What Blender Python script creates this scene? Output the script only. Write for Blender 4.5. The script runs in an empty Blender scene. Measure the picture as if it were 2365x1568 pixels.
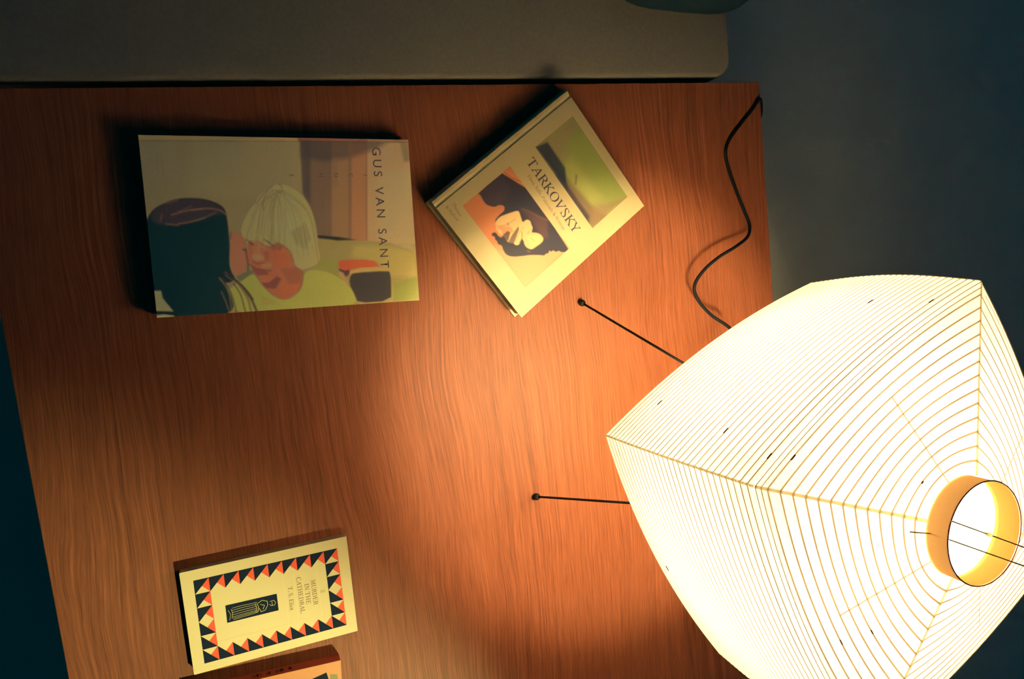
import bpy, bmesh, math, random
import numpy as np
from mathutils import Vector, Matrix

C = bpy.context.scene.collection
scene = bpy.context.scene
TT = .42                                   # table top above the floor; the origin lies on the floor under the camera

# ------------------------------------------------------------------ camera
cam_data = bpy.data.cameras.new('camera'); cam = bpy.data.objects.new('camera', cam_data); C.objects.link(cam)
cam_data.sensor_width = 36; cam_data.lens = 1600 / 2365 * 36; cam_data.clip_start = .01
rot = Matrix(((.9252, .1378, -.3535), (-.1050, .9883, .1106), (.3646, -.0652, .9289)))
cam.matrix_world = Matrix.Translation((0, 0, TT + .9089)) @ rot.to_4x4()
scene.camera = cam

# ------------------------------------------------------------------ world, lights, exposure
world = bpy.data.worlds.new('night_room'); scene.world = world; world.use_nodes = True
world.node_tree.nodes['Background'].inputs['Color'].default_value = (.0, .040, .070, 1)
world.node_tree.nodes['Background'].inputs['Strength'].default_value = 1
LAMP_COLOR = (1, .76, .40); BULB_RADIANCE = 4500
sp = bpy.data.lights.new('reading_spot', 'SPOT'); spo = bpy.data.objects.new('reading_spot', sp); C.objects.link(spo)
sp.energy = 480; sp.color = (1, .93, .38); sp.spot_size = math.radians(31); sp.spot_blend = .6; sp.shadow_soft_size = .03
spo.location = (.62, -1.75, TT + 1.35)
spo.rotation_euler = (Vector((-.15, -.78, TT)) - spo.location).to_track_quat('-Z', 'Y').to_euler()
scene.view_settings.view_transform = 'Standard'; scene.view_settings.look = 'None'
scene.view_settings.exposure = 0; scene.view_settings.gamma = 1; scene.view_settings.use_curve_mapping = False
scene.cycles.sample_clamp_indirect = 8; scene.cycles.max_bounces = 10; scene.cycles.transmission_bounces = 8; scene.cycles.diffuse_bounces = 6
scene.cycles.caustics_reflective = False

# ------------------------------------------------------------------ helpers
def obj(name, bm, mats, parent=None, smooth=False):
    if isinstance(bm, bmesh.types.BMesh):
        me = bpy.data.meshes.new(name); bmesh.ops.recalc_face_normals(bm, faces=bm.faces); bm.to_mesh(me); bm.free()
    else: me = bm; me.name = name
    for m in (mats if isinstance(mats, (list, tuple)) else [mats]): me.materials.append(m)
    if smooth: me.polygons.foreach_set('use_smooth', [True] * len(me.polygons))
    o = bpy.data.objects.new(name, me); C.objects.link(o)
    if parent: o.parent = parent
    return o
def tag(o, label=None, cat=None, group=None, kind=None):
    for k, v in (('label', label), ('category', cat), ('group', group), ('kind', kind)):
        if v: o[k] = v
    return o
def thing(name, label, cat, loc, rz=0, group=None):
    o = bpy.data.objects.new(name, None); C.objects.link(o); o.location = loc; o.rotation_euler = (0, 0, rz)
    o.empty_display_size = .02
    return tag(o, label, cat, group)
def box(x0, x1, y0, y1, z0, z1, bevel=0, seg=2, bm=None):
    b = bmesh.new()
    bmesh.ops.create_cube(b, size=1, matrix=Matrix.Translation(((x0+x1)/2, (y0+y1)/2, (z0+z1)/2)) @ Matrix.Diagonal((x1-x0, y1-y0, z1-z0, 1)))
    if bevel: bmesh.ops.bevel(b, geom=b.edges[:], offset=bevel, segments=seg, profile=.5, affect='EDGES')
    if bm is None: return b
    me = bpy.data.meshes.new('t'); b.to_mesh(me); b.free(); bm.from_mesh(me); bpy.data.meshes.remove(me); return bm
def prism(pts, z0, z1, bevel=0, seg=3):
    b = bmesh.new(); vs = [b.verts.new((x, y, z0)) for x, y in pts]; f = b.faces.new(vs)
    r = bmesh.ops.extrude_face_region(b, geom=[f]); bmesh.ops.translate(b, verts=[v for v in r['geom'] if isinstance(v, bmesh.types.BMVert)], vec=(0, 0, z1-z0))
    bmesh.ops.recalc_face_normals(b, faces=b.faces)
    if bevel: bmesh.ops.bevel(b, geom=[e for e in b.edges if abs(e.verts[0].co.z-z1) < 1e-6 and abs(e.verts[1].co.z-z1) < 1e-6], offset=bevel, segments=seg, profile=.5, affect='EDGES')
    return b
def round_rect(x0, x1, y0, y1, r, n=8):
    out = []
    rs = r if isinstance(r, (list, tuple)) else (r,)*4
    for (cx, cy, a, q) in ((x1, y1, 0, 0), (x0, y1, 90, 1), (x0, y0, 180, 2), (x1, y0, 270, 3)):
        rr = rs[q]; sx = -1 if cx == x1 else 1; sy = -1 if cy == y1 else 1
        for k in range(n+1):
            t = math.radians(a + 90*k/n); out.append((cx + sx*rr + rr*math.cos(t), cy + sy*rr + rr*math.sin(t)))
    return out
def catmull(P, n=10):
    P = [Vector(p) for p in P]; Q = [P[0]*2-P[1]] + P + [P[-1]*2-P[-2]]; out = []
    for i in range(1, len(Q)-2):
        for k in range(n):
            t = k/n; a, b, c, d = Q[i-1:i+3]
            out.append(.5*((2*b) + (c-a)*t + (2*a-5*b+4*c-d)*t*t + (3*b-a-3*c+d)*t**3))
    return out + [P[-1]]
def tube(P, r, n=10, closed=False, bm=None):
    b = bm or bmesh.new(); P = [Vector(p) for p in P]; rings = []; up = Vector((0, 0, 1))
    for i, p in enumerate(P):
        if closed: d = P[(i+1) % len(P)] - P[i-1]
        else: d = P[min(i+1, len(P)-1)] - P[max(i-1, 0)]
        d.normalize(); s = d.cross(up)
        if s.length < .05: s = d.cross(Vector((1, 0, 0)))
        s.normalize(); w = s.cross(d)
        rings.append([b.verts.new(p + s*r*math.cos(2*math.pi*k/n) + w*r*math.sin(2*math.pi*k/n)) for k in range(n)])
    m = len(rings)
    for i in range(m if closed else m-1):
        A, B = rings[i], rings[(i+1) % m]
        for k in range(n): b.faces.new((A[k], A[(k+1) % n], B[(k+1) % n], B[k]))
    if not closed: b.faces.new(rings[0]); b.faces.new(rings[-1])
    return b
def sphere(c, r, sx=1, sz=1, u=24, v=14):
    b = bmesh.new(); bmesh.ops.create_uvsphere(b, u_segments=u, v_segments=v, radius=r, matrix=Matrix.Translation(c) @ Matrix.Diagonal((sx, sx, sz, 1))); return b

# ------------------------------------------------------------------ materials
def mat(name, col, rough=.6, spec=.3, noise=None, bump=None, metal=0):
    m = bpy.data.materials.new(name); m.use_nodes = True; nt = m.node_tree; p = nt.nodes['Principled BSDF']
    p.inputs['Roughness'].default_value = rough; p.inputs['Specular IOR Level'].default_value = spec; p.inputs['Metallic'].default_value = metal
    p.inputs['Base Color'].default_value = (*col, 1)
    tc = nt.nodes.new('ShaderNodeTexCoord')
    sc, amt = noise or (60, .08)
    n = nt.nodes.new('ShaderNodeTexNoise'); n.inputs['Scale'].default_value = sc; n.inputs['Detail'].default_value = 4
    nt.links.new(tc.outputs['Object'], n.inputs['Vector'])
    r = nt.nodes.new('ShaderNodeMapRange'); r.inputs['To Min'].default_value = 1-amt; r.inputs['To Max'].default_value = 1+amt
    nt.links.new(n.outputs['Fac'], r.inputs['Value'])
    v = nt.nodes.new('ShaderNodeVectorMath'); v.operation = 'SCALE'; v.inputs[0].default_value = col
    nt.links.new(r.outputs['Result'], v.inputs['Scale']); nt.links.new(v.outputs['Vector'], p.inputs['Base Color'])
    if bump:
        b = nt.nodes.new('ShaderNodeTexNoise'); b.inputs['Scale'].default_value = bump[0]; b.inputs['Detail'].default_value = 3
        nt.links.new(tc.outputs['Object'], b.inputs['Vector'])
        bp = nt.nodes.new('ShaderNodeBump'); bp.inputs['Strength'].default_value = bump[1]; bp.inputs['Distance'].default_value = bump[2]
        nt.links.new(b.outputs['Fac'], bp.inputs['Height']); nt.links.new(bp.outputs['Normal'], p.inputs['Normal'])
    return m
def print_mat(name):
    m = mat(name, (.8, .8, .8), .45, .35); nt = m.node_tree; p = nt.nodes['Principled BSDF']
    a = nt.nodes.new('ShaderNodeAttribute'); a.attribute_name = 'ink'; nt.links.new(a.outputs['Color'], p.inputs['Base Color']); return m
def translucent(name, col, refl, t=.6, fibre=0, fs=70):
    m = bpy.data.materials.new(name); m.use_nodes = True; nt = m.node_tree; nt.nodes.remove(nt.nodes['Principled BSDF'])
    out = nt.nodes['Material Output']; d = nt.nodes.new('ShaderNodeBsdfDiffuse'); d.inputs['Color'].default_value = (*refl, 1)
    tr = nt.nodes.new('ShaderNodeBsdfTranslucent'); tr.inputs['Color'].default_value = (*col, 1)
    mx = nt.nodes.new('ShaderNodeMixShader'); mx.inputs[0].default_value = t
    nt.links.new(d.outputs[0], mx.inputs[1]); nt.links.new(tr.outputs[0], mx.inputs[2]); nt.links.new(mx.outputs[0], out.inputs[0])
    if fibre:
        tc = nt.nodes.new('ShaderNodeTexCoord'); n = nt.nodes.new('ShaderNodeTexNoise'); n.inputs['Scale'].default_value = fs; n.inputs['Detail'].default_value = 6
        nt.links.new(tc.outputs['Object'], n.inputs['Vector'])
        r = nt.nodes.new('ShaderNodeMapRange'); r.inputs['To Min'].default_value = 1-fibre; r.inputs['To Max'].default_value = 1+fibre; nt.links.new(n.outputs['Fac'], r.inputs['Value'])
        v = nt.nodes.new('ShaderNodeVectorMath'); v.operation = 'SCALE'; v.inputs[0].default_value = col
        nt.links.new(r.outputs['Result'], v.inputs['Scale']); nt.links.new(v.outputs['Vector'], tr.inputs['Color'])
    return m

def wood_mat():
    m = bpy.data.materials.new('oak_veneer'); m.use_nodes = True; nt = m.node_tree; N = nt.nodes; L = nt.links; p = N['Principled BSDF']
    p.inputs['Roughness'].default_value = .55; p.inputs['Specular IOR Level'].default_value = .15
    tc = N.new('ShaderNodeTexCoord')
    def mapping(src, sc):
        k = N.new('ShaderNodeMapping'); k.inputs['Scale'].default_value = sc; L.new(src, k.inputs['Vector']); return k.outputs[0]
    def noise(vec, scale, det=3, rough=.5):
        n = N.new('ShaderNodeTexNoise'); n.inputs['Scale'].default_value = scale; n.inputs['Detail'].default_value = det; n.inputs['Roughness'].default_value = rough; L.new(vec, n.inputs['Vector']); return n.outputs['Fac']
    def math_(op, a, b=None, c=None):
        q = N.new('ShaderNodeMath'); q.operation = op
        for i, s in enumerate((a, b, c)):
            if s is None: continue
            if isinstance(s, (int, float)): q.inputs[i].default_value = s
            else: L.new(s, q.inputs[i])
        return q.outputs[0]
    def rng(v, a, b, lo=0, hi=1):
        q = N.new('ShaderNodeMapRange'); L.new(v, q.inputs['Value']); q.inputs['From Min'].default_value = a; q.inputs['From Max'].default_value = b; q.inputs['To Min'].default_value = lo; q.inputs['To Max'].default_value = hi; return q.outputs[0]
    o = tc.outputs['Object']
    warp = noise(mapping(o, (2.6, .9, 1)), 1.7, 2)                                # slow wander of the grain
    warp2 = noise(mapping(o, (7, 9, 1)), 1.6, 2)
    sep = N.new('ShaderNodeSeparateXYZ'); L.new(o, sep.inputs[0])
    x = math_('ADD', sep.outputs['X'], math_('ADD', math_('MULTIPLY', warp, .10), math_('MULTIPLY', warp2, .005)))
    def comb(xs, ys):
        q = N.new('ShaderNodeCombineXYZ'); L.new(math_('MULTIPLY', x, xs), q.inputs[0]); L.new(math_('MULTIPLY', sep.outputs['Y'], ys), q.inputs[1]); return q.outputs[0]
    rings = noise(comb(300, 2.2), 1, 1.5, .45)                                      # growth ring lines, 5-8 mm apart
    bands = noise(comb(22, .8), 1, 2)                                             # broad light and dark strips
    pores = noise(comb(900, 22), 1, 2, .6)                                        # fine pore dashes
    fine = noise(comb(700, 7), 1, 2, .6)
    amp = rng(noise(comb(9, 2.2), 1, 1), .38, .62, .25, 1.0)                        # where the rings show strongly
    f = math_('ADD', math_('MULTIPLY', math_('SUBTRACT', rings, .5), math_('MULTIPLY', amp, 1.1)), math_('MULTIPLY', math_('SUBTRACT', bands, .5), .35))
    f = math_('ADD', f, math_('MULTIPLY', math_('SUBTRACT', fine, .5), .8))
    f = math_('ADD', f, math_('MULTIPLY', math_('SUBTRACT', pores, .5), .9))
    f = math_('ADD', f, .5)
    cr = N.new('ShaderNodeValToRGB'); L.new(f, cr.inputs[0]); e = cr.color_ramp.elements
    e[0].position = .1; e[0].color = (.060, .017, .009, 1); e[1].position = .9; e[1].color = (.170, .055, .026, 1)
    q = e.new(.5); q.color = (.112, .034, .0155, 1)
    L.new(cr.outputs[0], p.inputs['Base Color'])
    bp = N.new('ShaderNodeBump'); bp.inputs['Strength'].default_value = .25; bp.inputs['Distance'].default_value = .0004; L.new(f, bp.inputs['Height']); L.new(bp.outputs[0], p.inputs['Normal'])
    return m

M_wood = wood_mat()
M_darkwood = mat('dark_leg_wood', (.05, .035, .025), .5, .3, (30, .2))
M_floor = mat('dark_grey_floor', (.36, .34, .28), .85, .2, (9, .12), (300, .3, .002))
M_sofa = mat('grey_sofa_fabric', (.115, .112, .10), .95, .1, (260, .2), (900, .25, .0008))
M_sofabase = mat('dark_sofa_base', (.02, .05, .07), .9, .1)
M_cushion = mat('black_cushion_fabric', (.006, .018, .03), .95, .1, (200, .2), (600, .4, .001))
M_paper = mat('cream_cover_paper', [0.321,0.266,0.143], .5, .35, (25, .03))
M_cream = mat('cream_card', (.40, .325, .18), .5, .3, (25, .03))
M_pages = mat('page_edges', (.30, .25, .14), .8, .1, (40, .1))
M_guscover = mat('pale_brown_cover', [0.64,0.519,0.267], .5, .3)
M_ink = mat('black_ink', (.004, .009, .020), .8, .05)
M_red = mat('vermilion_ink', (.46, .05, .02), .6, .2)
M_gold = mat('ochre_ink', (.33, .27, .12), .6, .2)
M_rule = mat('thin_rule_ink', (.58, .45, .24), .6, .2)
M_orange = mat('orange_cover', (.30, .11, .03), .5, .3, (25, .03))
M_orangered = mat('red_orange_spine', (.26, .04, .025), .5, .3, (25, .04))
M_greyink = mat('grey_ink', (.12, .115, .05), .6, .2)
M_metal = mat('black_wire', (.006, .005, .005), .6, .15)
M_cord = mat('black_rubber_cord', (.003, .004, .006), .8, .08)
M_print = print_mat('printed_photograph')
M_shade = translucent('washi_paper', (.93, .90, .84), (.74, .68, .54), .042, .05)
M_shadelow = translucent('light_boost_washi', (.93, .90, .84), (.60, .54, .42), .27, .05)  # same paper, underside made extra translucent to throw more light on the table
M_rib = translucent('bamboo_rib', (.33, .26, .17), (.30, .18, .08), .72, .55, 22)
M_ribdark = translucent('bamboo_rib_dark', (.24, .17, .09), (.30, .17, .07), .68, .5, 18)
M_node = translucent('bamboo_joint', (.20, .10, .035), (.3, .14, .05), .65)
M_seam = translucent('paper_seam', (.43, .38, .26), (.4, .33, .2), .85, .2, 40)
M_faceseam = translucent('thin_paper_seam', (.36, .32, .24), (.4, .35, .25), .85)
M_collar = translucent('orange_card_collar', (.42, .25, .12), (.034, .021, .0065), .05)
M_rim = mat('brown_rim_wire', (.22, .045, .025), .5, .3)
M_wire = mat('brown_stretcher_wire', (.45, .24, .08), .6, .2)

# ------------------------------------------------------------------ setting
bm = bmesh.new(); bmesh.ops.create_grid(bm, x_segments=8, y_segments=8, size=6)
tag(obj('floor', bm, M_floor), 'dark grey floor around the coffee table', kind='structure')

# ------------------------------------------------------------------ coffee table
tx0, tx1, ty0, ty1 = -.2462, .8115, -1.36, .2420
table = thing('coffee_table', 'oak veneer coffee table with a clean rectangular top under the paper lamp', 'table', (tx0, ty0, 0))
bm = prism(round_rect(0, tx1-tx0, 0, ty1-ty0, .0025, 4), TT-.024, TT, .0008, 2); obj('tabletop', bm, M_wood, table)
for x in (.05, tx1-tx0-.05):
    for y in (.05, ty1-ty0-.05): obj('leg', box(x-.018, x+.018, y-.018, y+.018, 0, TT-.024, .002), M_darkwood, table)
for y in (.055, ty1-ty0-.071): obj('apron', box(.06, tx1-tx0-.06, y, y+.016, TT-.074, TT-.024), M_darkwood, table)

# ------------------------------------------------------------------ sofa
sofa = thing('sofa', 'dark grey fabric sofa seat running along the far edge of the table', 'sofa', (-.9, .2500, 0), math.radians(.05))
ST = TT - .003
bm = prism(round_rect(0, 1.663, 0, .72, (.03, .03, .03, .031), 10), ST-.15, ST, .007, 4); obj('seat_cushion', bm, M_sofa, sofa, True)
obj('sofa_base', box(.02, 1.63, .03, .70, .08, ST-.1505, .01), M_sofabase, sofa)
for x in (.08, 1.57):
    for y in (.08, .65): obj('leg', box(x-.02, x+.02, y-.02, y+.02, 0, .08), M_darkwood, sofa)
bm = bmesh.new(); bmesh.ops.create_uvsphere(bm, u_segments=48, v_segments=24, radius=1)
for v in bm.verts:
    x, y, z = v.co; f = lambda a, e: math.copysign(abs(a)**e, a)
    v.co = (.135*f(x, .5), .13*f(y, .62), .045*f(z, .8))
cu = obj('cushion', bm, M_cushion, None, True); cu.location = (.655, .462, ST+.0446); cu.rotation_euler = (0, 0, math.radians(-3))
tag(cu, 'dark rounded cushion lying on the far right end of the sofa', 'cushion')

# ------------------------------------------------------------------ printing
def paint(w, h, bg, ops, step, u0=0, v0=0, jitter=.03, seed=3):
    "colour grid in millimetres; ops are soft edged polygons and strokes"
    nx, ny = int(w/step)+1, int(h/step)+1
    xs = np.linspace(u0, u0+w, nx); ys = np.linspace(v0, v0+h, ny); X, Y = np.meshgrid(xs, ys)
    img = np.ones((ny, nx, 3))*np.array(bg)
    for kind, col, par, pts in ops:
        P = np.array(pts, float)
        if kind == 'p' and len(P) > 8:
            for _ in range(2 if len(P) > 12 and w > 200 else 1): P = np.stack([P*.75+np.roll(P, -1, 0)*.25, P*.25+np.roll(P, -1, 0)*.75], 1).reshape(-1, 2)
        if kind == 'l' and len(P) > 2:
            for _ in range(2): P = np.concatenate([P[:1], np.stack([P[:-1]*.75+P[1:]*.25, P[:-1]*.25+P[1:]*.75], 1).reshape(-1, 2), P[-1:]])
        s = par[0] if kind == 'p' else par[1]+par[0]/2; scale = .49 if kind == 'l' else .49
        soft = max((par[0] if kind == 'p' else par[1])*scale*(1.0 if w > 200 else 1.1), .4); wid = par[0]*scale/1.6*(1 if w > 200 else 1)
        pad = soft*2 + wid
        i0, i1 = np.searchsorted(xs, [P[:, 0].min()-pad, P[:, 0].max()+pad]); j0, j1 = np.searchsorted(ys, [P[:, 1].min()-pad, P[:, 1].max()+pad])
        if i1 <= i0 or j1 <= j0: continue
        x = X[j0:j1, i0:i1]; y = Y[j0:j1, i0:i1]; d = np.full(x.shape, 1e9); ins = np.zeros(x.shape, bool)
        n = len(P)
        for k in range(n if kind == 'p' else n-1):
            a, b = P[k], P[(k+1) % n]; ab = b-a; q = ab@ab+1e-9
            t = np.clip(((x-a[0])*ab[0]+(y-a[1])*ab[1])/q, 0, 1)
            d = np.minimum(d, np.hypot(x-a[0]-t*ab[0], y-a[1]-t*ab[1]))
            if kind == 'p':
                c = (a[1] > y) != (b[1] > y); xi = a[0]+(y-a[1])/(b[1]-a[1]+1e-12)*(b[0]-a[0]); ins ^= c & (x < xi)
        if kind == 'p': al = np.clip(.5 + np.where(ins, d, -d)/soft, 0, 1)*par[1]
        else: al = np.clip((wid/2+soft/2-d)/soft, 0, 1)*par[2]
        img[j0:j1, i0:i1] += (np.array(col)-img[j0:j1, i0:i1])*al[..., None]
    for ax in (0, 1):                       # the print itself is a little soft
        for _ in range(2): img = .5*img + .25*np.concatenate([np.take(img, [0], ax), np.delete(img, -1, ax)], ax) + .25*np.concatenate([np.delete(img, 0, ax), np.take(img, [-1], ax)], ax)
    rs = np.random.RandomState(seed); g = rs.normal(0, jitter, (ny, nx, 1)); img = np.clip(img*(1+g), .003, .95)
    return xs, ys, img
def print_sheet(name, xs, ys, img, z, parent):
    ny, nx = img.shape[:2]; X, Y = np.meshgrid(xs/1000, -ys/1000)
    co = np.stack([X, Y, np.full(X.shape, z)], -1).reshape(-1, 3).astype(np.float32)
    i = np.arange(nx*ny).reshape(ny, nx); F = np.stack([i[:-1, :-1], i[1:, :-1], i[1:, 1:], i[:-1, 1:]], -1).reshape(-1, 4)
    me = bpy.data.meshes.new(name); me.vertices.add(len(co)); me.vertices.foreach_set('co', co.ravel())
    me.loops.add(F.size); me.loops.foreach_set('vertex_index', F.ravel().astype(np.int32)); me.polygons.add(len(F)); me.polygons.foreach_set('loop_start', (np.arange(len(F))*4).astype(np.int32))
    me.update(calc_edges=True); me.validate()
    a = me.color_attributes.new('ink', 'FLOAT_COLOR', 'POINT'); a.data.foreach_set('color', np.concatenate([img.reshape(-1, 3), np.ones((nx*ny, 1))], 1).astype(np.float32).ravel())
    return obj(name, me, M_print, parent)
def serif(s):
    o = ''
    for ch in s:
        if 'A' <= ch <= 'Z': o += chr(0x1D434+ord(ch)-65)
        elif ch == 'h': o += '\u210e'
        elif 'a' <= ch <= 'z': o += chr(0x1D44E+ord(ch)-97)
        else: o += ch
    return o
def lettering(name, line, z, parent):
    s, font, (u0, v0, u1, v1, cap), col = line
    c = bpy.data.curves.new('lettering', 'FONT'); c.body = serif(s) if font == 'serif' else s
    if font == 'serif': c.shear = -.25; c.offset = .004
    if font == 'sans': c.offset = .003
    c.space_character = 1.45 if s.startswith('GUS') else 1.0
    if s.startswith('GUS'): c.space_word = 1.25
    t = bpy.data.objects.new('t', c); C.objects.link(t)
    dg = bpy.context.evaluated_depsgraph_get(); me = bpy.data.meshes.new_from_object(t.evaluated_get(dg)); bpy.data.objects.remove(t)
    n = len(me.vertices); co = np.zeros(n*3); me.vertices.foreach_get('co', co); co = co.reshape(-1, 3)
    lo, hi = co.min(0), co.max(0); L_ = math.hypot(u1-u0, v1-v0); capf = .70 if font == 'sans' else .67
    sy = cap/capf; sx = L_/(hi[0]-lo[0]) if len(s) > 1 else sy
    x = (co[:, 0]-lo[0])*sx if len(s) > 1 else (co[:, 0]-(lo[0]+hi[0])/2)*sx + L_/2
    y = co[:, 1]*sy; a = math.atan2(-(v1-v0), u1-u0); ca, sa = math.cos(a), math.sin(a)
    out = np.stack([(u0 + x*ca - y*sa)/1000, (-v0 + x*sa + y*ca)/1000, np.full(n, z)], 1); me.vertices.foreach_set('co', out.ravel()); me.update()
    m = bpy.data.materials.new('lettering_ink'); m.use_nodes = True; p = m.node_tree.nodes['Principled BSDF']; p.inputs['Base Color'].default_value = (*col, 1); p.inputs['Roughness'].default_value = .6
    me.materials.clear(); return obj(name, me, m, parent)
def flat(name, polys, mats, z, parent):
    "polys: (material index, [(u, v) mm])"
    b = bmesh.new(); idx = []
    for mi, P in polys:
        f = b.faces.new([b.verts.new((u/1000, -v/1000, z)) for u, v in P]); f.normal_update()
        if f.normal.z < 0: f.normal_flip()
        f.material_index = mi
    me = bpy.data.meshes.new(name); b.to_mesh(me); b.free(); return obj(name, me, mats, parent)

BOOKS = {"gus":[-0.0816,0.1847,-0.0527,0.3078,0.2055,0.02],"tark":[0.2447,0.0872,0.5807,0.251,0.1964,0.028],"fab":[-0.1142,-0.3265,-0.0156,0.198,0.1298,0.011],"ora":[-0.1248,-0.4764,-0.0695,0.18,0.11,0.017]}
def book_root(key, name, label):
    x, y, a, w, h, z = BOOKS[key]; return thing(name, label, 'book', (x, y, TT), a, 'books lying on the coffee table'), w, h, z
def pages(w, h, z0, z1, inset, spine, parent, n=9):
    "page block: the spine side is at v = 0; fine leaf edges as grooves"
    b = bmesh.new(); dz = (z1-z0)/n
    for k in range(n):
        e = .0003*(k % 2); box(inset+e, w-inset-e, -h+inset+e, -spine, z0+k*dz, z0+(k+1)*dz, bm=b)
    return obj('page_block', b, M_pages, parent)

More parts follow.
